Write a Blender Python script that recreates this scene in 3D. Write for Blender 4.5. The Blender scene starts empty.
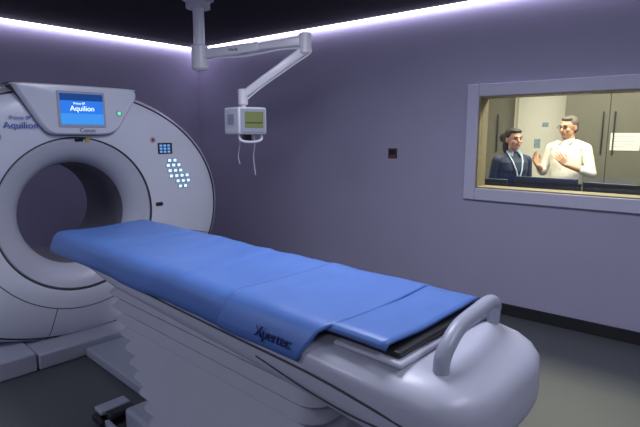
import bpy, bmesh, math, random
import numpy as np
from mathutils import Vector, Matrix, noise
random.seed(3)
S = bpy.context.scene
S.view_settings.view_transform = 'Standard'
S.view_settings.look = 'None'
PI = math.pi

# ------------------------------------------------------------- materials
def mat(name, col, rough=0.5, metal=0.0, emit=None, estr=0.0, var=0.0, vscale=8.0, bump=0.0, bscale=60.0, coat=0.0):
    m = bpy.data.materials.new(name); m.use_nodes = True
    nt = m.node_tree; b = nt.nodes['Principled BSDF']
    b.inputs['Base Color'].default_value = (*col, 1)
    b.inputs['Roughness'].default_value = rough
    b.inputs['Metallic'].default_value = metal
    b.inputs['Coat Weight'].default_value = coat
    if emit:
        b.inputs['Emission Color'].default_value = (*emit, 1)
        b.inputs['Emission Strength'].default_value = estr
    tc = nt.nodes.new('ShaderNodeTexCoord')
    if var > 0:
        n = nt.nodes.new('ShaderNodeTexNoise'); n.inputs['Scale'].default_value = vscale; n.inputs['Detail'].default_value = 4
        nt.links.new(tc.outputs['Object'], n.inputs['Vector'])
        r = nt.nodes.new('ShaderNodeValToRGB')
        r.color_ramp.elements[0].position = 0.3; r.color_ramp.elements[1].position = 0.7
        r.color_ramp.elements[0].color = (*[c*(1-var) for c in col], 1)
        r.color_ramp.elements[1].color = (*[min(1, c*(1+var)) for c in col], 1)
        nt.links.new(n.outputs['Fac'], r.inputs['Fac']); nt.links.new(r.outputs['Color'], b.inputs['Base Color'])
    if bump > 0:
        n2 = nt.nodes.new('ShaderNodeTexNoise'); n2.inputs['Scale'].default_value = bscale; n2.inputs['Detail'].default_value = 5
        nt.links.new(tc.outputs['Object'], n2.inputs['Vector'])
        bp = nt.nodes.new('ShaderNodeBump'); bp.inputs['Strength'].default_value = bump; bp.inputs['Distance'].default_value = 0.01
        nt.links.new(n2.outputs['Fac'], bp.inputs['Height']); nt.links.new(bp.outputs['Normal'], b.inputs['Normal'])
    return m

M_wall = mat('wall_paint', (0.43, 0.415, 0.55), 0.75, var=0.02, vscale=3, bump=0.05, bscale=150)
M_ceil = mat('ceiling_black', (0.007, 0.007, 0.008), 0.8, var=0.1)
M_floor = mat('vinyl_floor', (0.085, 0.095, 0.095), 0.42, var=0.07, vscale=120, bump=0.02, bscale=200)
M_base = mat('baseboard_dark', (0.02, 0.02, 0.023), 0.5, var=0.05)
M_led = mat('led_diffuser', (1, 1, 1), 0.5, emit=(0.78, 0.72, 1.0), estr=8.0)
M_white = mat('scanner_plastic', (0.68, 0.71, 0.79), 0.32, var=0.01, vscale=4, coat=0.1)
M_couch = mat('couch_plastic', (0.54, 0.56, 0.64), 0.34, var=0.01, vscale=4, coat=0.05)
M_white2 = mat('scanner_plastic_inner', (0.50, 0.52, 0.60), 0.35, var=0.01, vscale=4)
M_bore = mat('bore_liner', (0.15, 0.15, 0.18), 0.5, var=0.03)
M_seam = mat('seam_dark', (0.05, 0.05, 0.06), 0.6, var=0.05)
M_bell = mat('bellows_vinyl', (0.46, 0.47, 0.53), 0.5, var=0.02)
M_blue = mat('blue_vinyl_cover', (0.095, 0.205, 0.53), 0.40, var=0.05, vscale=5, bump=0.14, bscale=14)
M_navytxt = mat('print_navy', (0.01, 0.02, 0.12), 0.5, var=0.02)
M_bluetxt = mat('print_blue', (0.03, 0.10, 0.45), 0.5, var=0.02)
M_gray = mat('grey_plastic', (0.40, 0.43, 0.51), 0.35, var=0.02)
M_black = mat('black_plastic', (0.015, 0.015, 0.017), 0.4, var=0.1)
M_red = mat('red_button', (0.5, 0.03, 0.05), 0.4, var=0.02)
M_scr = mat('screen_blue', (0.0, 0.05, 0.3), 0.2, emit=(0.03, 0.20, 0.75), estr=0.9)
M_scrdark = mat('screen_navy', (0.0, 0.02, 0.1), 0.2, emit=(0.01, 0.06, 0.25), estr=0.8)
M_scrtxt = mat('screen_text', (1, 1, 1), 0.2, emit=(0.8, 0.95, 1), estr=1.0)
M_btn = mat('button_cyan_glow', (0.6, 0.8, 1), 0.3, emit=(0.45, 0.75, 1.0), estr=1.3)
M_green = mat('green_led', (0.1, 0.8, 0.3), 0.3, emit=(0.1, 1, 0.4), estr=1.0)
M_metal = mat('painted_arm_white', (0.84, 0.84, 0.87), 0.3, var=0.02)
M_yscr = mat('screen_olive', (0.12, 0.15, 0.05), 0.2, emit=(0.20, 0.23, 0.10), estr=0.35)
M_frame = mat('window_frame_paint', (0.62, 0.61, 0.74), 0.45, var=0.01)
M_reveal = mat('window_reveal_wood', (0.30, 0.26, 0.17), 0.5, var=0.1, vscale=20)
M_cup = mat('cupboard_olive', (0.15, 0.145, 0.115), 0.45, var=0.05, vscale=10)
M_cream = mat('cream_wall', (0.78, 0.75, 0.60), 0.7, var=0.02)
M_desk = mat('desk_dark', (0.03, 0.03, 0.035), 0.5, var=0.05)
M_paper = mat('paper', (0.85, 0.85, 0.8), 0.8, var=0.01)
M_paperb = mat('paper_blue', (0.30, 0.42, 0.50), 0.8, var=0.2, vscale=30)
M_switch = mat('bronze_plate', (0.10, 0.065, 0.045), 0.4, metal=0.3, var=0.05)
M_skinm = mat('skin_man', (0.62, 0.34, 0.22), 0.5, var=0.04, vscale=30)
M_skinw = mat('skin_woman', (0.54, 0.30, 0.19), 0.5, var=0.04, vscale=30)
M_shirt = mat('white_shirt', (0.80, 0.78, 0.72), 0.8, var=0.04, vscale=12, bump=0.6, bscale=14)
M_trous = mat('dark_trousers', (0.02, 0.02, 0.03), 0.8, var=0.1)
M_navy = mat('navy_uniform', (0.018, 0.03, 0.07), 0.75, var=0.1, bump=0.5, bscale=16)
M_hairg = mat('hair_grey', (0.12, 0.105, 0.09), 0.6, var=0.3, vscale=60, bump=0.5, bscale=80)
M_hairb = mat('hair_black', (0.010, 0.007, 0.006), 0.6, var=0.3, vscale=60, bump=0.3, bscale=80)
M_lip = mat('lips', (0.40, 0.14, 0.11), 0.5, var=0.02)
M_eye = mat('eye_dark', (0.03, 0.02, 0.02), 0.2, var=0.02)
M_lany = mat('lanyard', (0.55, 0.70, 0.80), 0.6, var=0.02)
M_unseen_lamp = mat('unseen_lamp_housing', (0.7, 0.7, 0.7), 0.5, var=0.02)
M_glass = bpy.data.materials.new('window_glass'); M_glass.use_nodes = True
nt = M_glass.node_tree; nt.nodes.clear()
o = nt.nodes.new('ShaderNodeOutputMaterial'); mx = nt.nodes.new('ShaderNodeMixShader'); t = nt.nodes.new('ShaderNodeBsdfTransparent'); g = nt.nodes.new('ShaderNodeBsdfGlossy')
g.inputs['Roughness'].default_value = 0.02; mx.inputs[0].default_value = 0.05
t.inputs['Color'].default_value = (0.93, 0.96, 0.95, 1)
nt.links.new(t.outputs[0], mx.inputs[1]); nt.links.new(g.outputs[0], mx.inputs[2]); nt.links.new(mx.outputs[0], o.inputs[0])

# ------------------------------------------------------------- helpers
def link(ob, parent=None):
    S.collection.objects.link(ob)
    if parent: ob.parent = parent
    return ob
def empty(name, loc=(0, 0, 0), rz=0.0):
    e = bpy.data.objects.new(name, None); e.location = loc; e.rotation_euler = (0, 0, rz); e.empty_display_size = 0.1
    return link(e)
def from_bm(bm, name, mats, parent=None, smooth=True, bevel=0.0, seg=2, angle=35):
    bmesh.ops.recalc_face_normals(bm, faces=bm.faces[:])
    me = bpy.data.meshes.new(name); bm.to_mesh(me); bm.free()
    for m in (mats if isinstance(mats, (list, tuple)) else [mats]): me.materials.append(m)
    ob = bpy.data.objects.new(name, me); link(ob, parent)
    if bevel > 0:
        b = ob.modifiers.new('bev', 'BEVEL'); b.width = bevel; b.segments = seg; b.limit_method = 'ANGLE'; b.angle_limit = math.radians(40)
    if smooth:
        me.polygons.foreach_set('use_smooth', [True]*len(me.polygons))
        try: me.set_sharp_from_angle(angle=math.radians(angle))
        except Exception: pass
    return ob
def add_box(bm, lo, hi, mi=0, M=None):
    vs = [bm.verts.new((x, y, z)) for x in (lo[0], hi[0]) for y in (lo[1], hi[1]) for z in (lo[2], hi[2])]
    if M is not None:
        for v in vs: v.co = M @ v.co
    for f in ((0, 1, 3, 2), (4, 6, 7, 5), (0, 4, 5, 1), (2, 3, 7, 6), (0, 2, 6, 4), (1, 5, 7, 3)):
        fc = bm.faces.new([vs[i] for i in f]); fc.material_index = mi
def box(name, lo, hi, m, parent=None, bevel=0.0, M=None, seg=2):
    bm = bmesh.new(); add_box(bm, lo, hi, 0, M); return from_bm(bm, name, m, parent, smooth=bevel > 0, bevel=bevel, seg=seg)
def loft(name, rings, m, parent=None, caps=True, closed_u=True, mis=None, angle=35, bevel=0):
    bm = bmesh.new(); R = [[bm.verts.new(p) for p in r] for r in rings]
    n = len(R[0])
    for i in range(len(R)-1):
        for j in range(n if closed_u else n-1):
            f = bm.faces.new((R[i][j], R[i][(j+1) % n], R[i+1][(j+1) % n], R[i+1][j]))
            if mis: f.material_index = mis[i]
    if caps: bm.faces.new(R[0]); bm.faces.new(R[-1])
    return from_bm(bm, name, m, parent, angle=angle, bevel=bevel)
def tube_rings(pts, rad, n=12):
    pts = [Vector(p) for p in pts]
    rads = rad if isinstance(rad, (list, tuple)) else [rad]*len(pts)
    rings = []; up = None
    for i, p in enumerate(pts):
        d = (pts[min(i+1, len(pts)-1)]-pts[max(i-1, 0)]).normalized()
        if up is None: up = Vector((0, 0, 1)) if abs(d.z) < 0.9 else Vector((1, 0, 0))
        a = d.cross(up).normalized(); b = a.cross(d).normalized(); up = b
        rings.append([p+rads[i]*(math.cos(2*PI*k/n)*a+math.sin(2*PI*k/n)*b) for k in range(n)])
    return rings
def tube(name, pts, rad, m, parent=None, n=12): return loft(name, tube_rings(pts, rad, n), m, parent)
def smoothpath(pts, k=8):
    pts = [Vector(p) for p in pts]; out = []
    for i in range(len(pts)-1):
        p0 = pts[max(i-1, 0)]; p1 = pts[i]; p2 = pts[i+1]; p3 = pts[min(i+2, len(pts)-1)]
        for j in range(k):
            t = j/k
            out.append(0.5*((2*p1)+(-p0+p2)*t+(2*p0-5*p1+4*p2-p3)*t*t+(-p0+3*p1-3*p2+p3)*t**3))
    out.append(pts[-1]); return out
def rrect(hx, hy, r, n=8):
    pts = []
    for cx, cy, a0 in ((hx-r, hy-r, 0), (-hx+r, hy-r, PI/2), (-hx+r, -hy+r, PI), (hx-r, -hy+r, 1.5*PI)):
        for i in range(n+1):
            a = a0+PI/2*i/n; pts.append((cx+r*math.cos(a), cy+r*math.sin(a)))
    return pts
def text(name, s, size, M, m, parent, ext=0.0008):
    c = bpy.data.curves.new(name+'_c', 'FONT'); c.body = s; c.size = size; c.align_x = 'CENTER'; c.align_y = 'CENTER'; c.extrude = ext
    tmp = bpy.data.objects.new(name+'_tmp', c); S.collection.objects.link(tmp)
    dg = bpy.context.evaluated_depsgraph_get(); dg.update()
    me = bpy.data.meshes.new_from_object(tmp.evaluated_get(dg)); bpy.data.objects.remove(tmp)
    me.materials.clear(); me.materials.append(m); me.transform(M)
    ob = bpy.data.objects.new(name, me); return link(ob, parent)
def basis(o, x, y, z):
    M = Matrix.Identity(4)
    for i, a in enumerate((x, y, z)):
        for r in range(3): M[r][i] = a[r]
    for r in range(3): M[r][3] = o[r]
    return M

# ------------------------------------------------------------- room shell
XL, YB, XR, YF = -5.74, 4.33, 2.6, -2.6
WT = 0.16
CZ = 2.715; CT = 2.86
wx0, wx1, wz0, wz1 = -1.76, 0.30, 1.115, 1.915   # glass opening
YC = 7.2
bm = bmesh.new(); add_box(bm, (XL-0.2, YF-0.2, -0.1), (XR+0.2, YC+0.2, 0)); from_bm(bm, 'floor', M_floor, smooth=False)
bm = bmesh.new()
add_box(bm, (XL-0.16, YB, 0), (wx0, YB+WT, CT)); add_box(bm, (wx1, YB, 0), (XR+0.16, YB+WT, CT))
add_box(bm, (wx0, YB, 0), (wx1, YB+WT, wz0)); add_box(bm, (wx0, YB, wz1), (wx1, YB+WT, CT))
from_bm(bm, 'wall_back', M_wall, smooth=False)
box('wall_left', (XL-0.16, YF-0.16, 0), (XL, YB, CT), M_wall)
box('wall_right', (XR, YF-0.16, 0), (XR+0.16, YB, CT), M_wall)
box('wall_front', (XL, YF-0.16, 0), (XR, YF, CT), M_wall)
gap = 0.06
box('ceiling', (XL+gap, YF, CZ), (XR, YB-gap, CZ+0.10), M_ceil)
box('ceiling_cove', (XL, YF, CT), (XR, YB, CT+0.06), M_ceil)
# perimeter LED profile: diffuser sits in the gap between ceiling and wall
bm = bmesh.new(); add_box(bm, (XL+0.006, YB-gap+0.004, CZ-0.018), (XR, YB-0.006, CZ+0.03)); from_bm(bm, 'trim_led_profile_back', M_led, bevel=0.006)
bm = bmesh.new(); add_box(bm, (XL+0.006, YF, CZ-0.022), (XL+gap-0.004, YB-gap, CZ+0.03)); from_bm(bm, 'trim_led_profile_left', M_led, bevel=0.006)
box('baseboard_back', (XL, YB-0.014, 0), (XR, YB, 0.10), M_base)
box('baseboard_left', (XL, YF, 0), (XL+0.014, YB-0.014, 0.10), M_base)

# window frame + glass
win = empty('window_1', (0, 0, 0))
fw = 0.105; yo = YB-0.035
bm = bmesh.new()
add_box(bm, (wx0-fw, yo, wz0-fw), (wx0, YB, wz1+fw)); add_box(bm, (wx1, yo, wz0-fw), (wx1+fw, YB, wz1+fw))
add_box(bm, (wx0, yo, wz0-fw), (wx1, YB, wz0)); add_box(bm, (wx0, yo, wz1), (wx1, YB, wz1+fw))
from_bm(bm, 'frame_outer', M_frame, win, bevel=0.006)
bm = bmesh.new(); i0 = 0.012
add_box(bm, (wx0, yo+0.015, wz0), (wx0+i0, YB+WT+0.01, wz1)); add_box(bm, (wx1-i0, yo+0.015, wz0), (wx1, YB+WT+0.01, wz1))
add_box(bm, (wx0+i0, yo+0.015, wz0), (wx1-i0, YB+WT+0.01, wz0+i0)); add_box(bm, (wx0+i0, yo+0.015, wz1-i0), (wx1-i0, YB+WT+0.01, wz1))
from_bm(bm, 'frame_reveal', M_reveal, win, bevel=0.003)
box('glass_pane', (wx0+i0, YB+0.03, wz0+i0), (wx1-i0, YB+0.036, wz1-i0), M_glass, win)

# wall plate
wp = empty('wall_switch_plate', (-2.633, YB, 1.40))
box('plate', (-0.05, -0.012, -0.05), (0.05, 0, 0.05), M_switch, wp, bevel=0.003)
box('black_panel', (-0.035, -0.016, -0.012), (0.035, -0.012, 0.035), M_black, wp, bevel=0.002)
bm = bmesh.new()
for i in range(3): add_box(bm, (-0.03+i*0.022, -0.017, -0.037), (-0.016+i*0.022, -0.012, -0.022))
from_bm(bm, 'rocker_switches', M_red, wp, bevel=0.001)

# ------------------------------------------------------------- control room
c0, c1 = -3.1, 1.6
box('wall_control_back', (c0-0.1, YC, 0), (c1+0.1, YC+0.1, 2.7), M_cream)
box('wall_control_left', (c0-0.1, YB+WT, 0), (c0, YC, 2.7), M_cream)
box('wall_control_right', (c1, YB+WT, 0), (c1+0.1, YC, 2.7), M_cream)
box('ceiling_control', (c0-0.1, YB+WT, 2.7), (c1+0.1, YC+0.1, 2.8), M_cream)
def cupboard(name, x0, x1, n):
    e = empty(name, (x0, YC-0.46, 0)); w = x1-x0
    box('carcass', (0, 0.02, 0.0), (w, 0.455, 2.35), M_cup, e)
    for i in range(n):
        a = w*i/n; b = w*(i+1)/n
        box('door_leaf_%d' % i, (a+0.004, 0, 0.06), (b-0.004, 0.019, 2.34), M_cup, e, bevel=0.003)
        hx = b-0.06 if i % 2 == 0 else a+0.06
        box('handle_%d' % i, (hx-0.006, -0.03, 1.35), (hx+0.006, -0.001, 1.85), M_black, e, bevel=0.004)
    return e
cupboard('storage_cupboard', -3.08, -2.42, 1)
cup = cupboard('storage_cupboard', -1.66, 0.3, 4)
dr = empty('door_1', (-2.36, YC, 0))
box('leaf', (0.0, -0.05, 0), (0.62, -0.005, 2.1), mat('door_cream', (0.84, 0.82, 0.74), 0.5, var=0.02), dr, bevel=0.003)
box('lever_handle', (0.05, -0.09, 1.0), (0.17, -0.052, 1.025), M_gray, dr, bevel=0.004)
nb = empty('notice_sheets', (-2.1, YC-0.051, 1.66))
box('sheet_a', (0.06, -0.003, -0.04), (0.16, 0, 0.10), M_paper, nb)
box('sheet_b', (0.07, -0.005, 0.02), (0.15, -0.0032, 0.08), M_paperb, nb)
box('sheet_c', (-0.02, -0.003, -0.26), (0.06, 0, -0.14), M_paperb, nb)
bm = bmesh.new(); ox = -1.12+1.66
add_box(bm, (ox-0.02, -0.006, 1.40), (ox+0.28, -0.001, 1.60)); from_bm(bm, 'paper_notice', M_paper, cup, smooth=False)
bm = bmesh.new()
for i in range(5): add_box(bm, (ox+0.01, -0.0075, 1.56-i*0.03), (ox+0.24-0.03*(i % 2), -0.0062, 1.566-i*0.03))
from_bm(bm, 'print_lines', M_gray, cup, smooth=False)
dk = empty('control_desk', (0, 0, 0))
box('top', (-2.6, YB+WT+0.02, 0.72), (1.3, 5.05, 0.75), M_desk, dk, bevel=0.004)
for x in (-2.55, -0.7, 1.2): box('panel_leg_%d' % int(x*10), (x, YB+WT+0.05, 0), (x+0.04, 5.0, 0.72), M_desk, dk)
def monitor(x, y, w, h, ztop, rz):
    e = empty('desktop_monitor', (x, y, 0.75), rz); zt = ztop-0.75
    box('screen_shell', (-w/2, -0.02, zt-h), (w/2, 0.015, zt), M_black, e, bevel=0.006)
    box('screen_glass', (-w/2+0.012, 0.0152, zt-h+0.012), (w/2-0.012, 0.0165, zt-0.012), M_scrdark, e)
    box('rear_hub', (-0.09, -0.05, zt-h*0.75), (0.09, -0.02, zt-h*0.3), M_black, e, bevel=0.01)
    box('neck', (-0.03, -0.045, 0.01), (0.03, -0.022, zt-h*0.4), M_black, e, bevel=0.004)
    box('foot', (-0.12, -0.1, 0), (0.12, 0.08, 0.012), M_black, e, bevel=0.004)
monitor(-1.92, 4.78, 0.56, 0.34, 1.165, 0.05); monitor(-1.30, 4.80, 0.54, 0.34, 1.20, 0.0)
monitor(-0.72, 4.78, 0.54, 0.34, 1.18, -0.1); monitor(-0.15, 4.78, 0.54, 0.36, 1.26, -0.1)

# ------------------------------------------------------------- people
class Fig:
    def __init__(s): s.bm = bmesh.new(); s.prims = []; s.T = Matrix.Identity(4)
    def ell(s, c, r, lab, rot=None):
        M = s.T @ Matrix.Translation(c)
        if rot: M = M @ rot
        bmesh.ops.create_uvsphere(s.bm, u_segments=24, v_segments=16, radius=1, matrix=M @ Matrix.Diagonal((*r, 1)))
        s.prims.append(('e', M.inverted(), r, lab))
    def cap(s, a, b, ra, rb, lab):
        a = s.T @ Vector(a); b = s.T @ Vector(b)
        for p, r in ((a, ra), (b, rb)):
            bmesh.ops.create_uvsphere(s.bm, u_segments=14, v_segments=10, radius=r, matrix=Matrix.Translation(p))
        R = [[s.bm.verts.new(q) for q in ring] for ring in tube_rings([a, b], [ra, rb], 16)]
        for j in range(16): s.bm.faces.new((R[0][j], R[0][(j+1) % 16], R[1][(j+1) % 16], R[1][j]))
        s.bm.faces.new(R[0][::-1]); s.bm.faces.new(R[1])
        s.prims.append(('c', np.array(a), np.array(b), ra, rb, lab))
    def torso(s, rings, labs):
        N = 32; RR = []
        for (z, rx, ry, cy) in rings:
            RR.append([s.bm.verts.new((rx*math.cos(2*PI*k/N), cy+ry*math.sin(2*PI*k/N), z)) for k in range(N)])
        for i in range(len(RR)-1):
            for j in range(N): s.bm.faces.new((RR[i][j], RR[i][(j+1) % N], RR[i+1][(j+1) % N], RR[i+1][j]))
            a = rings[i]; b = rings[i+1]; s.prims.append(('t', a, b, labs[i]))
        s.bm.faces.new(RR[0][::-1]); s.bm.faces.new(RR[-1])
    def hand(s, w, d, n, side, curl, lab, scale=1.0):
        w = Vector(w); d = Vector(d).normalized(); n = Vector(n); n = (n-n.dot(d)*d).normalized(); th = Vector(side); th = (th-th.dot(d)*d-th.dot(n)*n).normalized()
        k = scale
        offs = (0.030, 0.010, -0.011, -0.031); L = (0.072, 0.080, 0.074, 0.058)
        for i, (of, ln) in enumerate(zip(offs, L)):
            root = w+d*0.012*k+th*of*0.5*k; kn = w+d*(0.088-0.004*abs(i-1))*k+th*of*k
            s.cap(root, kn, 0.015*k, 0.0115*k, lab)
            dirv = (d+th*(of*3.2)).normalized(); p = kn; a = 0
            for j, fr in enumerate((0.45, 0.31, 0.24)):
                a += curl*(0.8+0.15*i)*(0.7 if j == 0 else 1.0)
                q = p+(dirv*math.cos(a)+n*math.sin(a))*ln*fr*1.1*k
                s.cap(p, q, (0.0092-0.0008*j)*k, (0.0084-0.0008*j)*k, lab); p = q
        p = w+d*0.025*k+th*0.018*k; q = p+(d*0.6+th*0.75+n*0.25).normalized()*0.042*k
        s.cap(p, q, 0.014*k, 0.011*k, lab); r = q+(d*0.85+th*0.4+n*0.2).normalized()*0.032*k
        s.cap(q, r, 0.0105*k, 0.0095*k, lab); s.cap(r, r+(d+n*0.25).normalized()*0.024*k, 0.0095*k, 0.008*k, lab)
    def finish(s, name, mats, parent, voxel=0.005):
        me = bpy.data.meshes.new(name); bmesh.ops.recalc_face_normals(s.bm, faces=s.bm.faces[:]); s.bm.to_mesh(me); s.bm.free()
        tmp = bpy.data.objects.new(name+'_t', me); S.collection.objects.link(tmp)
        r = tmp.modifiers.new('r', 'REMESH'); r.mode = 'VOXEL'; r.voxel_size = voxel
        sm = tmp.modifiers.new('s', 'SMOOTH'); sm.factor = 0.5; sm.iterations = 3
        dg = bpy.context.evaluated_depsgraph_get(); dg.update()
        out = bpy.data.meshes.new_from_object(tmp.evaluated_get(dg)); bpy.data.objects.remove(tmp)
        nf = len(out.polygons); C = np.zeros(nf*3); out.polygons.foreach_get('center', C); C = C.reshape(-1, 3)
        best = np.full(nf, 1e9); lab = np.zeros(nf, int)
        for p in s.prims:
            if p[0] == 'c':
                _, a, b, ra, rb, l = p; ab = b-a; t = np.clip(((C-a)@ab)/max(ab@ab, 1e-9), 0, 1)
                dd = np.linalg.norm(C-(a+t[:, None]*ab), axis=1)-(ra+(rb-ra)*t)
            elif p[0] == 'e':
                _, Mi, rr, l = p; Mi = np.array(Mi); Q = C@Mi[:3, :3].T+Mi[:3, 3]; rr = np.array(rr)
                dd = (np.linalg.norm(Q/rr, axis=1)-1)*rr.min()
            else:
                _, a, b, l = p; t = (C[:, 2]-a[0])/(b[0]-a[0]); tc = np.clip(t, 0, 1)
                rx = a[1]+(b[1]-a[1])*tc; ry = a[2]+(b[2]-a[2])*tc; cy = a[3]+(b[3]-a[3])*tc
                dd = (np.sqrt((C[:, 0]/rx)**2+((C[:, 1]-cy)/ry)**2)-1)*np.minimum(rx, ry)+np.abs(t-tc)*abs(b[0]-a[0])*3
            m = dd < best; best[m] = dd[m]; lab[m] = l
        out.materials.clear()
        for m in mats: out.materials.append(m)
        out.polygons.foreach_set('material_index', lab.tolist()); out.polygons.foreach_set('use_smooth', [True]*nf)
        out.name = name
        return link(bpy.data.objects.new(name, out), parent)
def extras(parent, T, items):
    for nm, fn, m in items:
        bm = bmesh.new(); fn(bm); bm.transform(T); from_bm(bm, nm, m, parent)
def sph(bm, c, r): bmesh.ops.create_uvsphere(bm, u_segments=12, v_segments=8, radius=1, matrix=Matrix.Translation(c) @ Matrix.Diagonal((*r, 1)))
def tb(bm, pts, rad, n=8, cyc=False):
    R = [[bm.verts.new(q) for q in ring] for ring in tube_rings(pts, rad, n)]
    for i in range(len(R)-1):
        for j in range(n): bm.faces.new((R[i][j], R[i][(j+1) % n], R[i+1][(j+1) % n], R[i+1][j]))
    bm.faces.new(R[0][::-1]); bm.faces.new(R[-1])

def head(F, hz, skin, hair, k=1.0):
    F.ell((0, 0.008, hz+0.022*k), (0.074*k, 0.094*k, 0.094*k), skin)
    F.ell((0, -0.022*k, hz-0.045*k), (0.061*k, 0.066*k, 0.066*k), skin)
    F.ell((0, -0.052*k, hz-0.088*k), (0.034*k, 0.028*k, 0.022*k), skin)
    F.cap((0, -0.086*k, hz+0.008*k), (0, -0.102*k, hz-0.026*k), 0.009*k, 0.013*k, skin)
    for sx in (-1, 1):
        F.ell((sx*0.074*k, 0.012*k, hz-0.008*k), (0.010*k, 0.020*k, 0.031*k), skin)
        F.ell((sx*0.042*k, -0.058*k, hz-0.025*k), (0.022*k, 0.022*k, 0.022*k), skin)
    F.ell((0, -0.074*k, hz+0.026*k), (0.045*k, 0.016*k, 0.010*k), skin)
def face_items(hz, k, hairm):
    def eyes(bm):
        for sx in (-1, 1): sph(bm, (sx*0.031*k, -0.083*k, hz+0.006*k), (0.012*k, 0.007*k, 0.006*k))
    def brows(bm):
        for sx in (-1, 1): tb(bm, [(sx*0.014*k, -0.092*k, hz+0.025*k), (sx*0.032*k, -0.089*k, hz+0.030*k), (sx*0.05*k, -0.076*k, hz+0.024*k)], 0.004*k)
    def mouth(bm): tb(bm, [(-0.024*k, -0.080*k, hz-0.056*k), (-0.01*k, -0.087*k, hz-0.054*k), (0.01*k, -0.087*k, hz-0.054*k), (0.024*k, -0.080*k, hz-0.056*k)], 0.005*k)
    return [('eyes', eyes, M_eye), ('eyebrows', brows, hairm), ('mouth', mouth, M_lip)]

# --- man : shirt 0 skin 1 hair 2 trousers 3 shoes 4
man = empty('standing_man', (-1.425, 6.02, 0), math.radians(-14))
F = Fig()
F.torso([(0.93, 0.165, 0.12, 0.01), (1.03, 0.168, 0.125, 0.0), (1.05, 0.178, 0.135, 0), (1.14, 0.172, 0.13, -0.005), (1.26, 0.180, 0.125, 0), (1.36, 0.190, 0.12, 0.005), (1.44, 0.180, 0.10, 0.01), (1.495, 0.125, 0.082, 0.015), (1.525, 0.075, 0.070, 0.012)],
        [3, 3, 0, 0, 0, 0, 0, 0])
for sx in (-1, 1):
    F.cap((sx*0.09, 0.01, 0.93), (sx*0.10, 0.0, 0.50), 0.092, 0.062, 3); F.cap((sx*0.10, 0.0, 0.50), (sx*0.11, 0.02, 0.10), 0.060, 0.050, 3)
    F.cap((sx*0.11, 0.04, 0.045), (sx*0.125, -0.15, 0.035), 0.045, 0.034, 4)
    F.cap((sx*0.09, 0.01, 1.475), (sx*0.185, 0.01, 1.435), 0.055, 0.060, 0)
RS, RE, RW = (-0.195, 0.01, 1.43), (-0.265, -0.01, 1.165), (-0.205, -0.235, 1.245)
LS, LE, LW = (0.195, 0.01, 1.43), (0.285, -0.02, 1.175), (0.105, -0.215, 1.265)
for a, b, w in ((RS, RE, RW), (LS, LE, LW)):
    F.cap(a, b, 0.060, 0.050, 0)
    mid = Vector(b).lerp(Vector(w), 0.35); F.cap(b, mid, 0.052, 0.049, 0); F.cap(mid, w, 0.038, 0.026, 1)
F.hand(RW, (-0.1, -0.5, 0.85), (1, -0.2, 0.1), (0.2, 0.8, 0.5), 0.22, 1)
F.hand(LW, (-0.45, -0.45, 0.75), (-0.6, 0.6, 0.1), (0.1, 0.7, 0.6), 0.28, 1)
F.cap((0, 0.02, 1.48), (0, 0.0, 1.58), 0.062, 0.057, 1)
hz = 1.663
HT = Matrix.Translation((0, 0, 1.54)) @ Matrix.Rotation(math.radians(-12), 4, 'Z') @ Matrix.Rotation(math.radians(5), 4, 'X') @ Matrix.Translation((0, 0, -1.54))
F.T = HT; head(F, hz, 1, 2, 1.04)
F.ell((0, 0.026, hz+0.046), (0.086, 0.096, 0.082), 2); F.ell((0.01, -0.040, hz+0.094), (0.060, 0.046, 0.026), 2)
F.ell((0, 0.052, hz-0.005), (0.078, 0.064, 0.07), 2)
F.finish('body', [M_shirt, M_skinm, M_hairg, M_trous, M_black], man)
def specs(bm):
    for sx in (-1, 1):
        tb(bm, [(sx*0.036+0.024*math.copysign(abs(math.cos(a))**0.6, math.cos(a)), -0.101, hz+0.006+0.015*math.copysign(abs(math.sin(a))**0.6, math.sin(a))) for a in [2*PI*i/20 for i in range(21)]], 0.0024)
        tb(bm, [(sx*0.060, -0.099, hz+0.010), (sx*0.080, -0.06, hz+0.008), (sx*0.085, 0.01, hz+0.004)], 0.0022)
    tb(bm, [(-0.012, -0.103, hz+0.009), (0.012, -0.103, hz+0.009)], 0.0022)
extras(man, HT, face_items(hz, 1.04, M_hairg)+[('glasses', specs, M_black)])
def collar(bm):
    for sx in (-1, 1):
        vs = [bm.verts.new(p) for p in ((sx*0.070, 0.0, 1.550), (sx*0.024, -0.066, 1.528), (sx*0.052, -0.100, 1.478), (sx*0.090, -0.055, 1.512))]
        bm.faces.new(vs)
    bmesh.ops.solidify(bm, geom=bm.faces[:], thickness=0.005)
def belt(bm):
    R = []
    for z, e in ((1.005, 0.003), (1.04, 0.003)): R.append([bm.verts.new(((0.171+e)*math.cos(2*PI*k/32), (0.127+e)*math.sin(2*PI*k/32), z)) for k in range(32)])
    for j in range(32): bm.faces.new((R[0][j], R[0][(j+1) % 32], R[1][(j+1) % 32], R[1][j]))
def buttons(bm):
    for i in range(6): sph(bm, (0, -0.128-0.004*(1 if i < 3 else 0), 1.10+0.06*i), (0.005, 0.004, 0.005))
extras(man, Matrix.Identity(4), [('shirt_collar', collar, M_shirt), ('belt', belt, M_black), ('shirt_buttons', buttons, M_gray)])

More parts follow.
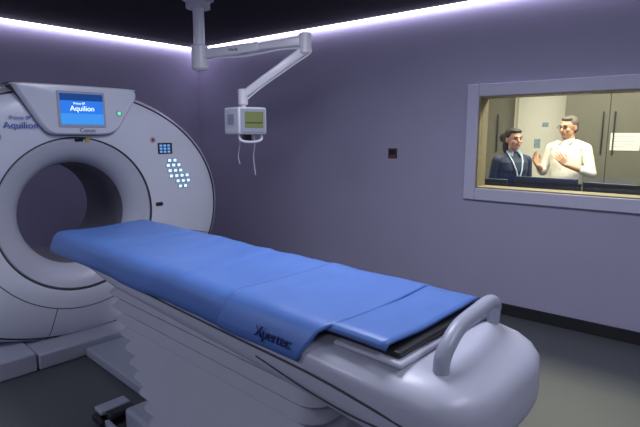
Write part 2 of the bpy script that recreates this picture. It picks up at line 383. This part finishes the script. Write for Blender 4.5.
# --- woman : uniform 0 skin 1 hair 2 trousers 3 shoes 4
wom = empty('standing_woman', (-1.79, 5.34, 0), math.radians(48))
F = Fig()
F.torso([(0.84, 0.165, 0.12, 0.01), (0.93, 0.172, 0.125, 0.01), (1.04, 0.150, 0.11, 0.0), (1.14, 0.150, 0.115, -0.005), (1.22, 0.160, 0.128, -0.008), (1.30, 0.165, 0.112, 0.0), (1.345, 0.140, 0.085, 0.01), (1.385, 0.085, 0.066, 0.012), (1.41, 0.058, 0.056, 0.012)],
        [3, 0, 0, 0, 0, 0, 0, 0])
for sx in (-1, 1):
    F.cap((sx*0.085, 0.01, 0.86), (sx*0.09, 0.0, 0.46), 0.088, 0.056, 3); F.cap((sx*0.09, 0.0, 0.46), (sx*0.09, 0.02, 0.09), 0.054, 0.044, 3)
    F.cap((sx*0.09, 0.035, 0.04), (sx*0.10, -0.13, 0.032), 0.040, 0.030, 4)
    F.cap((sx*0.09, 0.01, 1.345), (sx*0.165, 0.01, 1.315), 0.046, 0.054, 0)
    e = (sx*0.205, 0.03, 1.06); w = (sx*0.12, -0.135, 0.97)
    F.cap((sx*0.17, 0.01, 1.31), e, 0.052, 0.042, 0)
    mid = Vector(e).lerp(Vector(w), 0.2); F.cap(e, mid, 0.042, 0.040, 0); F.cap(mid, w, 0.033, 0.022, 1)
    F.hand(w, (-sx*0.8, -0.5, -0.1), (0, 0.2, -1), (-sx*0.2, -0.4, 1), 0.35, 1, 0.92)
F.cap((0, 0.015, 1.385), (0, 0.0, 1.48), 0.047, 0.045, 1)
hz = 1.535
HT = Matrix.Translation((0, 0, 1.43)) @ Matrix.Rotation(math.radians(5), 4, 'Z') @ Matrix.Translation((0, 0, -1.43))
F.T = HT; head(F, hz, 1, 2, 0.96)
F.ell((0, 0.030, hz+0.040), (0.082, 0.094, 0.078), 2); F.ell((0, 0.058, hz-0.015), (0.078, 0.064, 0.080), 2)
F.ell((0, 0.165, hz+0.015), (0.052, 0.052, 0.055), 2); F.ell((0, 0.130, hz-0.070), (0.040, 0.035, 0.085), 2)
F.ell((0, -0.030, hz+0.082), (0.062, 0.050, 0.028), 2)
F.finish('body', [M_navy, M_skinw, M_hairb, M_trous, M_black], wom)
extras(wom, HT, face_items(hz, 0.96, M_hairb))
def lany(bm):
    for sx in (-1, 1): tb(bm, [(sx*0.06, 0.02, 1.415), (sx*0.072, -0.045, 1.385), (sx*0.055, -0.105, 1.31), (sx*0.03, -0.145, 1.22), (0.0, -0.143, 1.10)], 0.0075, 6)
def badge(bm): add_box(bm, (-0.03, -0.146, 1.01), (0.03, -0.142, 1.10))
def wcollar(bm):
    for sx in (-1, 1):
        vs = [bm.verts.new(p) for p in ((sx*0.058, 0.0, 1.435), (sx*0.018, -0.052, 1.415), (sx*0.046, -0.085, 1.362), (sx*0.078, -0.045, 1.395))]
        bm.faces.new(vs)
    bmesh.ops.solidify(bm, geom=bm.faces[:], thickness=0.005)
extras(wom, Matrix.Identity(4), [('lanyard', lany, M_lany), ('id_badge', badge, M_paper), ('collar', wcollar, mat('collar_light', (0.35, 0.5, 0.6), 0.7, var=0.05))])

# ------------------------------------------------------------- CT gantry
GO = (-3.676, 1.611, 0); GR = math.radians(-3.6)
G = empty('ct_scanner_gantry', GO, GR)
KY = 0.06
CZb = 1.005; AX, BZ, EX = 1.275, 0.945, 2.08
def Rout(ph):
    c, s_ = abs(math.cos(ph)), abs(math.sin(ph))
    return 1/(((c/AX)**EX+(s_/BZ)**EX)**(1/EX))
rprof = [(0.365, -0.80), (0.365, -0.26), (0.370, -0.20), (0.384, -0.14), (0.410, -0.09), (0.45, -0.05), (0.50, -0.022), (0.548, -0.008), (0.556, -0.016), (0.562, -0.016), (0.568, -0.004), (0.58, 0.0)]
tprof = [(0.0, 0.0), (0.15, 0.004), (0.35, 0.006), (0.55, 0.004), (0.70, -0.004), (0.80, -0.014), (0.865, -0.028), (0.875, -0.050), (0.890, -0.050), (0.900, -0.040), (0.95, -0.075), (0.98, -0.115), (0.995, -0.16), (1.0, -0.215),
         (0.985, -0.220), (0.985, -0.235), (1.012, -0.240), (1.02, -0.30), (1.02, -0.45), (1.015, -0.62), (0.99, -0.74), (0.90, -0.80), (0.6, -0.82)]
N = 128
def gp(ph, r, x): return (x, KY+r*math.cos(ph), CZb+r*math.sin(ph))
rings = []; mis = []
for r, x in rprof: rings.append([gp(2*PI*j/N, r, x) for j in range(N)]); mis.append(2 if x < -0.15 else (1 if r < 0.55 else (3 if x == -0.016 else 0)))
for t_, x in tprof[1:]:
    rings.append([gp(2*PI*j/N, 0.58+(Rout(2*PI*j/N)-0.58)*t_, x) for j in range(N)])
    mis.append(3 if x in (-0.220, -0.235, -0.050) else 0)
mis = mis[:len(rings)-1]
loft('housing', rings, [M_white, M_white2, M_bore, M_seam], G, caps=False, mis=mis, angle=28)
loft('rear_cover', [[gp(2*PI*j/N, 0.365, -0.80) for j in range(N)], [gp(2*PI*j/N, 0.58+(Rout(2*PI*j/N)-0.58)*0.62, -0.825) for j in range(N)]], M_white, G, caps=False)
def face_x(k, z):
    k = k-KY
    dz = z-CZb; r = math.hypot(k, dz); ph = math.atan2(dz, k); t_ = (r-0.58)/(Rout(ph)-0.58)
    if t_ < 0:
        for (a, xa), (b, xb) in zip(rprof, rprof[1:]):
            if a <= r <= b: return xa+(xb-xa)*(r-a)/max(b-a, 1e-6)
        return 0
    for (a, xa), (b, xb) in zip(tprof, tprof[1:]):
        if a <= t_ <= b: return xa+(xb-xa)*(t_-a)/(b-a)
    return -0.2
def face_frame(k, z, lift=0.002):
    x = face_x(k, z); e = 0.02
    n = Vector((1, -(face_x(k+e, z)-face_x(k-e, z))/(2*e), -(face_x(k, z+e)-face_x(k, z-e))/(2*e))).normalized()
    ax = (Vector((0, 1, 0))-n*n.y).normalized(); ay = n.cross(ax)
    return basis(Vector((x, k, z))+n*lift, ax, ay, n)
def seamline(name, pts, r=0.003): tube(name, [(face_x(k, z)+0.0005, k, z) for k, z in pts], r, M_seam, G, n=6)
def arc(r, a0, a1, n=40): return [(KY+r*math.cos(math.radians(a0+(a1-a0)*i/n)), CZb+r*math.sin(math.radians(a0+(a1-a0)*i/n))) for i in range(n+1)]
def radial(a, r0, n=24, dev=0.0):
    out = []; R1 = 0.58+(Rout(math.radians(a))-0.58)*0.99
    for i in range(n+1):
        r = r0+(R1-r0)*i/n; aa = math.radians(a+dev*i/n); out.append((KY+r*math.cos(aa), CZb+r*math.sin(aa)))
    return out
seamline('seam_lower_arc', arc(0.70, -165, -15)); seamline('seam_a', radial(-108, 0.70)); seamline('seam_b', radial(-62, 0.70, dev=6))
seamline('seam_c', radial(-165, 0.58)); seamline('seam_d', radial(-15, 0.58))
# display pod
pc, pz = 0.10, 1.765
pod = [(-0.42, 0.145), (-0.36, 0.168), (0.36, 0.168), (0.41, 0.15), (0.42, 0.10), (0.36, 0.0), (0.28, -0.12), (0.22, -0.165), (0.14, -0.178), (-0.14, -0.178), (-0.22, -0.165), (-0.28, -0.10), (-0.39, 0.09)]
pr = [(p.x, p.y) for p in smoothpath([(a, b, 0) for a, b in pod+[pod[0]]], 5)][:-1]
loft('display_pod', [[(x, pc+a*s_, pz+b*s_) for a, b in pr] for x, s_ in ((-0.12, 1.0), (0.02, 1.0), (0.045, 0.98), (0.056, 0.94), (0.058, 0.90))], M_white, G, angle=30)
loft('pod_shadow_gap', [[(x, pc+a*1.015, pz+b*1.025) for a, b in pr] for x in (-0.11, 0.008)], M_seam, G)
sx0 = 0.0585
box('display_bezel', (sx0-0.004, pc-0.165, pz-0.125), (sx0+0.006, pc+0.165, pz+0.125), M_gray, G, bevel=0.01, seg=3)
box('display_screen', (sx0+0.004, pc-0.148, pz-0.105), (sx0+0.0085, pc+0.148, pz+0.108), M_scr, G)
box('display_screen_lower', (sx0+0.0086, pc-0.148, pz-0.105), (sx0+0.0092, pc+0.148, pz-0.03), mat('screen_mid', (0, .1, .3), .2, emit=(0.06, 0.30, 0.80), estr=0.9), G)
box('display_screen_top', (sx0+0.0086, pc-0.148, pz+0.06), (sx0+0.0092, pc+0.148, pz+0.108), M_scrdark, G)
fx = lambda k, z, x: basis((x, k, z), (0, 1, 0), (0, 0, 1), (1, 0, 0))
text('screen_title', 'Aquilion', 0.050, fx(pc, pz+0.005, sx0+0.010), M_scrtxt, G)
text('screen_subtitle', 'Prime SP', 0.022, fx(pc-0.02, pz+0.040, sx0+0.010), M_scrtxt, G)
text('maker_label', 'Canon', 0.042, fx(pc+0.03, pz-0.147, sx0+0.001), M_seam, G)
text('side_label', 'Aquilion', 0.062, face_frame(-0.285, 1.650, 0.012), M_bluetxt, G)
text('side_sublabel', 'Prime SP', 0.036, face_frame(-0.285, 1.700, 0.012), M_bluetxt, G)
def disc(name, k, z, r, m, h=0.006, lift=0.0, onpod=False):
    M = fx(k, z, sx0+0.001) if onpod else face_frame(k, z, lift)
    bm = bmesh.new(); bmesh.ops.create_cone(bm, cap_ends=True, segments=24, radius1=r, radius2=r*0.9, depth=h, matrix=M); from_bm(bm, name, m, G, bevel=0.001)
disc('status_led', pc+0.27, pz-0.02, 0.013, M_green, onpod=True); disc('status_ring', pc+0.27, pz-0.02, 0.022, M_gray, 0.003, onpod=True)
disc('emergency_stop_a', -0.43, 1.575, 0.028, M_gray); disc('emergency_stop_a_cap', -0.43, 1.575, 0.018, M_red, 0.016)
disc('emergency_stop_b', 0.66, 1.545, 0.026, M_gray); disc('emergency_stop_b_cap', 0.66, 1.545, 0.014, M_red, 0.016)
for nm, k, z in (('laser_top', 0.09, CZb+0.55), ('laser_right', KY+0.63, 1.02), ('laser_left', KY-0.62, 1.05)):
    M = face_frame(k, z, 0.0); box(nm, (-0.030, -0.015, -0.004), (0.030, 0.015, 0.010), M_black, G, bevel=0.006, M=M, seg=3)
M = face_frame(0.145, CZb+0.548, 0.009); box('warning_label', (-0.012, -0.018, -0.006), (0.022, 0.018, 0.0015), mat('label_yellow', (0.5, 0.42, 0.08), 0.5, var=0.02), G, M=M)
for sgn, nm in ((1, 'r'), (-1, 'l')):
    for i, (ko, zo, r) in enumerate([(ko, zo, 0.016) for zo, ks in ((1.375, (0.80, 0.85)), (1.335, (0.785, 0.835, 0.885)), (1.29, (0.80, 0.85, 0.90)), (1.245, (0.81, 0.86, 0.91, 0.96)), (1.20, (0.87, 0.92, 0.97)), (1.155, (0.89, 0.94))) for ko in ks]):
        M = face_frame(sgn*ko, zo, 0.0)
        bm = bmesh.new(); add_box(bm, (-0.022, -0.018, -0.003), (0.022, 0.018, 0.004), 0, M)
        from_bm(bm, 'key_%s_%d' % (nm, i), M_gray, G, bevel=0.003)
        bm = bmesh.new(); add_box(bm, (-0.013, -0.011, 0.0042), (0.013, 0.011, 0.006), 0, M)
        from_bm(bm, 'keylight_%s_%d' % (nm, i), M_btn, G, smooth=False)
    M = face_frame(sgn*0.765, 1.475, 0.001)
    box('status_display_'+nm, (-0.065, -0.045, -0.002), (0.065, 0.045, 0.004), M_black, G, bevel=0.006, M=M)
    bm = bmesh.new()
    for i in range(3):
        for j in range(3): add_box(bm, (-0.05+i*0.035, -0.035+j*0.025, 0.0042), (-0.026+i*0.035, -0.018+j*0.025, 0.005), 0, M)
    from_bm(bm, 'status_digits_'+nm, mat('digits_'+nm, (.2, .5, .9), .3, emit=(0.2, 0.4, 0.8), estr=0.5), G, smooth=False)
box('stand_body', (-0.72, -1.0, 0.0), (-0.24, 1.08, 0.42), M_white, G, bevel=0.05, seg=4)
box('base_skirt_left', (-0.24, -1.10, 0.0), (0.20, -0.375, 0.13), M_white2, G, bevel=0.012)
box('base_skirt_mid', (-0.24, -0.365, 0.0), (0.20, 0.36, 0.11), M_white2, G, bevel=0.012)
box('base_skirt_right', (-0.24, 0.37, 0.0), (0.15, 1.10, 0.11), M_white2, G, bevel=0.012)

# ------------------------------------------------------------- patient table
T = empty('ct_patient_table', GO, GR)
def sup(hw, z0, z1, x, n=48, e=3.2):
    out = []
    for j in range(n):
        a = 2*PI*j/n; c, s_ = math.cos(a), math.sin(a)
        ee = e if s_ < 0 else 4.2
        out.append((x, hw*math.copysign(abs(c)**(2/ee), c), (z0+z1)/2+(z1-z0)/2*math.copysign(abs(s_)**(2/ee), s_)))
    return out
sec = [(0.60, 0.20, 0.925, 0.960), (0.615, 0.24, 0.915, 0.965), (0.66, 0.275, 0.895, 0.970), (0.80, 0.30, 0.865, 0.972), (1.05, 0.315, 0.82, 0.972), (1.30, 0.325, 0.785, 0.972), (1.8, 0.335, 0.765, 0.972), (2.3, 0.345, 0.752, 0.970), (2.7, 0.352, 0.735, 0.965),
       (2.95, 0.350, 0.712, 0.958), (3.07, 0.345, 0.700, 0.952), (3.145, 0.330, 0.696, 0.944), (3.20, 0.300, 0.702, 0.93), (3.24, 0.255, 0.715, 0.91), (3.265, 0.185, 0.735, 0.885), (3.272, 0.10, 0.76, 0.86)]
loft('couch_frame', [sup(h, a, b, x) for x, h, a, b in sec], M_couch, T, angle=60)
for sy, nm in ((-1, 'near'), (1, 'far')):
    tube('seam_rail_'+nm, smoothpath([(0.9, sy*0.311, 0.90), (1.6, sy*0.334, 0.885), (2.3, sy*0.347, 0.875), (2.75, sy*0.354, 0.87), (3.0, sy*0.349, 0.845), (3.12, sy*0.336, 0.82)], 6), 0.004, M_seam, T, n=6)
    tube('seam_curve_'+nm, smoothpath([(2.50, sy*0.348, 0.84), (2.75, sy*0.354, 0.81), (2.95, sy*0.350, 0.795), (3.10, sy*0.338, 0.80)], 6), 0.003, M_seam, T, n=6)
box('couch_top_panel', (0.575, -0.262, 0.968), (3.03, 0.262, 0.988), M_black, T, bevel=0.006)
box('couch_top_rim', (2.80, -0.285, 0.950), (3.05, 0.285, 0.968), M_couch, T, bevel=0.008)
loft('handle_hoop', tube_rings(smoothpath([(3.125, -0.195, 0.93), (3.125, -0.192, 0.975), (3.125, -0.16, 1.012), (3.12, -0.09, 1.042), (3.115, 0.03, 1.054), (3.10, 0.15, 1.050), (3.085, 0.225, 1.022), (3.07, 0.258, 0.98), (3.065, 0.26, 0.93)], 8), 0.024, 16), M_gray, T)
rb = []
nple = 10; zt, zb = 0.80, 0.13
for i in range(nple*4+1):
    f = i/(nple*4); z = zt+(zb-zt)*f; ph = (i % 4)/4
    off = 0.036*(0.5-0.5*math.cos(2*PI*ph))
    x0 = 1.17+0.40*f**1.2; x1 = 2.74-0.10*f; hy = 0.285
    cx = (x0+x1)/2; hx = (x1-x0)/2
    rb.append([(cx+a, b, z) for a, b in rrect(hx-0.02+off, hy-0.022+off, 0.09)])
loft('bellows', rb, M_bell, T, angle=80)
box('floor_base', (1.30, -0.29, 0.0), (2.80, 0.29, 0.135), M_gray, T, bevel=0.02, seg=3)
box('floor_rail_to_gantry', (0.21, -0.06, 0.0), (1.29, 0.22, 0.07), M_gray, T, bevel=0.012)
for dy in (-0.36, -0.23):
    box('pedal_bracket_%d' % int(-dy*100), (1.14, dy, 0.02), (1.36, dy+0.025, 0.05), M_gray, T, bevel=0.004)
box('foot_pedal_upper', (1.10, -0.37, 0.075), (1.19, -0.20, 0.10), M_gray, T, bevel=0.008)
box('foot_pedal_lower', (1.08, -0.38, 0.012), (1.21, -0.19, 0.05), M_black, T, bevel=0.008)
box('foot_pedal_pad', (1.22, -0.36, 0.09), (1.29, -0.21, 0.115), M_black, T, bevel=0.008)

# ------------------------------------------------------------- blue cover
def coverpiece(name, x0, x1, nearhem, nearz, farz, parent, skew=0.0, lift=0.0, nx=90, far=True):
    prof = [(-nearhem, nearz), (-nearhem+0.006, nearz+0.03), (-0.326, 0.955), (-0.312, 0.984), (-0.290, 1.000), (-0.25, 1.003)]
    prof += [(-0.25+0.5*i/14, 1.003-0.010*math.sin(PI*i/14)) for i in range(1, 14)]
    prof += [(0.25, 1.003), (0.28, 0.998), (0.302, 0.982), (0.312, 0.955), (0.325, farz)]
    rings = []
    for i in range(nx+1):
        f = i/nx; row = []
        for j, (y, z) in enumerate(prof):
            outw = max(0.0, (-0.28-y)/max(nearhem-0.28, 0.01))
            x = x0+(x1-x0)*f-skew*outw*f
            w = noise.noise(Vector((x*3.1, y*3.5, 1.7)))*0.006+noise.noise(Vector((x*9, y*2.5, 5.1)))*0.005
            w += 0.004*math.exp(-((x-1.15-0.2*y)/0.02)**2)+0.004*math.exp(-((x-1.9+0.15*y)/0.02)**2)
            yy = y; zz = z+lift+w*(1 if abs(y) < 0.3 else 0.6)
            if outw > 0: yy += noise.noise(Vector((x*4, 3.3, z*5)))*0.008*outw; zz += noise.noise(Vector((x*2.2, 8.3, 0)))*0.010*outw
            row.append((x, yy, zz))
        rings.append(row)
    ob = loft(name, rings, M_blue, parent, caps=False, closed_u=False, angle=75)
    sd = ob.modifiers.new('s', 'SOLIDIFY'); sd.thickness = 0.010; sd.offset = 1.0
    return ob
BC = empty('mattress_cover', GO, GR)
coverpiece('main_cover', 0.555, 2.32, 0.344, 0.893, 0.93, BC)
coverpiece('foot_cover', 2.300, 2.80, 0.352, 0.890, 0.93, BC, skew=0.08, lift=0.006, nx=40)
prof = [(-0.285, 0.990)]+[(-0.27+0.54*i/16, 1.004-0.008*math.sin(PI*i/16)) for i in range(17)]+[(0.285, 0.990)]
ob = loft('end_cover', [[(x, y, z+noise.noise(Vector((x*5, y*5, 2)))*0.004) for y, z in prof] for x in [2.76+0.24*i/10 for i in range(11)]], M_blue, BC, caps=False, closed_u=False, angle=75)
sd = ob.modifiers.new('s', 'SOLIDIFY'); sd.thickness = 0.012; sd.offset = 1
dirn = Vector((0, 0.022, 0.075)).normalized(); nrm = Vector((1, 0, 0)).cross(dirn)
text('cover_label', 'Xpertec', 0.052, basis(Vector((2.60, -0.349, 0.938))+nrm*0.011, Vector((1, 0, 0)), dirn, nrm), M_navytxt, BC, ext=0.003)

# ------------------------------------------------------------- ceiling arm with monitor
A = empty('ceiling_monitor_arm', (0, 0, 0))
cx, cy = -3.554, 2.709
tube('ceiling_column', [(cx, cy, CZ), (cx, cy, 2.24)], 0.046, M_metal, A, 24)
tube('ceiling_flange', [(cx, cy, CZ), (cx, cy, CZ-0.03)], 0.13, M_metal, A, 32)
tube('column_collar', [(cx, cy, 2.67), (cx, cy, 2.62)], 0.10, M_metal, A, 32)
loft('column_joint', tube_rings([(cx, cy, 2.33), (cx, cy, 2.32), (cx, cy, 2.14), (cx, cy, 2.12)], [0.05, 0.070, 0.070, 0.05], 28), M_metal, A)
ang = math.atan2(3.138-cy, -2.751-cx)
P0 = Vector((cx+0.05*math.cos(ang), cy+0.05*math.sin(ang), 2.255)); P1 = Vector((-2.751, 3.138, 2.335))
def beam(name, a, b, w0, h0, w1, h1, m):
    a = Vector(a); b = Vector(b); d = (b-a).normalized(); s_ = d.cross(Vector((0, 0, 1))).normalized(); u = s_.cross(d)
    rings = []
    for f in (0, 0.02, 0.98, 1):
        p = a.lerp(b, f); w = w0+(w1-w0)*f; h = h0+(h1-h0)*f; k = 0.85 if f in (0, 1) else 1
        rings.append([p+s_*x*k+u*y*k for x, y in rrect(w, h, min(w, h)*0.6, 5)])
    return loft(name, rings, m, A)
beam('upper_arm', P0, P0.lerp(P1, 0.55), 0.032, 0.042, 0.032, 0.036, M_metal)
beam('upper_arm_outer', P0.lerp(P1, 0.45), P1, 0.026, 0.026, 0.032, 0.042, M_metal)
text('arm_label', 'Mavig', 0.034, basis(P0.lerp(P1, 0.3)+Vector((math.sin(ang), -math.cos(ang), 0))*0.034, Vector((math.cos(ang), math.sin(ang), 0.1)).normalized(), (0, 0, 1), (math.sin(ang), -math.cos(ang), 0)), M_seam, A)
loft('elbow_joint', tube_rings([P1+Vector((0, 0, z)) for z in (0.06, 0.05, -0.095, -0.11)], [0.036, 0.052, 0.052, 0.036], 24), M_metal, A)
E0 = P1+Vector((0, 0, -0.07)); E1 = Vector((-3.085, 2.76, 1.90))
off = Vector((0, 0, 0.026))
beam('spring_arm', E0, E1, 0.026, 0.036, 0.024, 0.030, M_metal)
beam('spring_arm_cover', E0.lerp(E1, 0.12)+off, E0.lerp(E1, 0.8)+off, 0.018, 0.016, 0.018, 0.014, M_gray)
loft('wrist_joint', tube_rings([E1+Vector((0, 0, z)) for z in (0.05, 0.042, -0.07, -0.08)], [0.028, 0.040, 0.040, 0.028], 20), M_metal, A)
tube('monitor_yoke', [E1+Vector((0, 0, -0.05)), (-3.08, 2.76, 1.80)], 0.018, M_metal, A)
mon = Matrix.Translation((-3.03, 2.74, 1.695)) @ Matrix.Rotation(math.radians(-14), 4, 'Z')
box('monitor_case', (-0.14, -0.125, -0.105), (0.11, 0.125, 0.105), M_metal, A, bevel=0.015, M=mon, seg=3)
box('monitor_bezel', (0.108, -0.110, -0.09), (0.116, 0.110, 0.092), M_gray, A, bevel=0.006, M=mon)
box('monitor_screen', (0.114, -0.075, -0.055), (0.1185, 0.088, 0.070), M_yscr, A, M=mon)
box('screen_line', (0.1186, -0.07, -0.02), (0.1195, 0.08, -0.012), M_seam, A, M=mon)
box('rating_label', (-0.07, -0.128, -0.03), (0.04, -0.1245, 0.05), M_gray, A, M=mon)
for i, (ox, oy) in enumerate(((0.0, -0.08), (0.05, 0.03))):
    base = mon @ Vector((ox, oy, -0.10))
    tube('hanging_cable_%d' % i, smoothpath([base, base+Vector((0.02, 0, -0.08)), base+Vector((-0.01, 0.01, -0.18)), base+Vector((0.02, 0.0, -0.24-0.09*i))], 6), 0.005, M_gray, A, 8)
tube('grab_handle', smoothpath([mon @ Vector((0.06, -0.10, -0.10)), mon @ Vector((0.07, -0.09, -0.15)), mon @ Vector((0.07, 0.0, -0.165)), mon @ Vector((0.07, 0.09, -0.15)), mon @ Vector((0.06, 0.10, -0.10))], 6), 0.010, M_metal, A, 10)
box('cable_block', (-0.02, -0.03, -0.17), (0.03, 0.03, -0.105), M_black, A, bevel=0.006, M=mon)
tube('arm_cable', smoothpath([P0+Vector((0.05, 0.02, -0.03)), P0.lerp(P1, 0.4)+Vector((0, 0, -0.06)), P0.lerp(P1, 0.8)+Vector((0, 0, -0.045)), P1+Vector((0.05, 0.02, -0.08)), E0.lerp(E1, 0.25)+Vector((0, 0, -0.05)), E0.lerp(E1, 0.7)+Vector((0, 0, -0.045)), E1+Vector((0, 0, -0.06))], 8), 0.007, M_metal, A, 8)

# ------------------------------------------------------------- lights
def area(name, loc, sx, sy, en, col, parent=None):
    l = bpy.data.lights.new(name, 'AREA'); l.shape = 'RECTANGLE'; l.size = sx; l.size_y = sy; l.energy = en; l.color = col
    o = bpy.data.objects.new(name, l); o.location = loc; link(o, parent); return o
def unseen_lamp(loc, sx, sy, en, col):  # out-of-view fixture: area light with a housing frame added around it
    e = empty('unseen_ceiling_lamp', loc)
    bm = bmesh.new(); t = 0.03
    add_box(bm, (-sx/2-t, -sy/2-t, -0.015), (-sx/2, sy/2+t, 0)); add_box(bm, (sx/2, -sy/2-t, -0.015), (sx/2+t, sy/2+t, 0))
    add_box(bm, (-sx/2, -sy/2-t, -0.015), (sx/2, -sy/2, 0)); add_box(bm, (-sx/2, sy/2, -0.015), (sx/2, sy/2+t, 0))
    from_bm(bm, 'housing', M_unseen_lamp, e, smooth=False)
    area('unseen_area_light', (0, 0, -0.008), sx, sy, en, col, e)
LC = (0.80, 0.82, 1.0)
unseen_lamp((-1.5, 1.9, CZ), 1.2, 0.6, 44, LC)  # scanner room lamps are added out of view for soft light from above
unseen_lamp((0.9, 1.6, CZ), 0.6, 1.2, 24, LC)
unseen_lamp((0.2, -1.4, CZ), 1.2, 0.6, 18, LC)
unseen_lamp((-3.0, -1.2, CZ), 1.2, 0.6, 32, (0.76, 0.80, 1.0))
unseen_lamp((-1.1, 5.4, 2.7), 1.8, 0.6, 115, (1.0, 0.92, 0.70))

W = bpy.data.worlds.new('World'); S.world = W; W.use_nodes = True
W.node_tree.nodes['Background'].inputs[0].default_value = (0.4, 0.42, 0.5, 1); W.node_tree.nodes['Background'].inputs[1].default_value = 0.02

# ------------------------------------------------------------- camera
cam = bpy.data.cameras.new('camera'); cam.lens = 28; cam.sensor_width = 36; cam.clip_start = 0.05
co = bpy.data.objects.new('camera', cam); co.location = (0, 0, 1.6); co.rotation_euler = (math.radians(90-9.18), 0, math.radians(39.59)); link(co)
S.camera = co
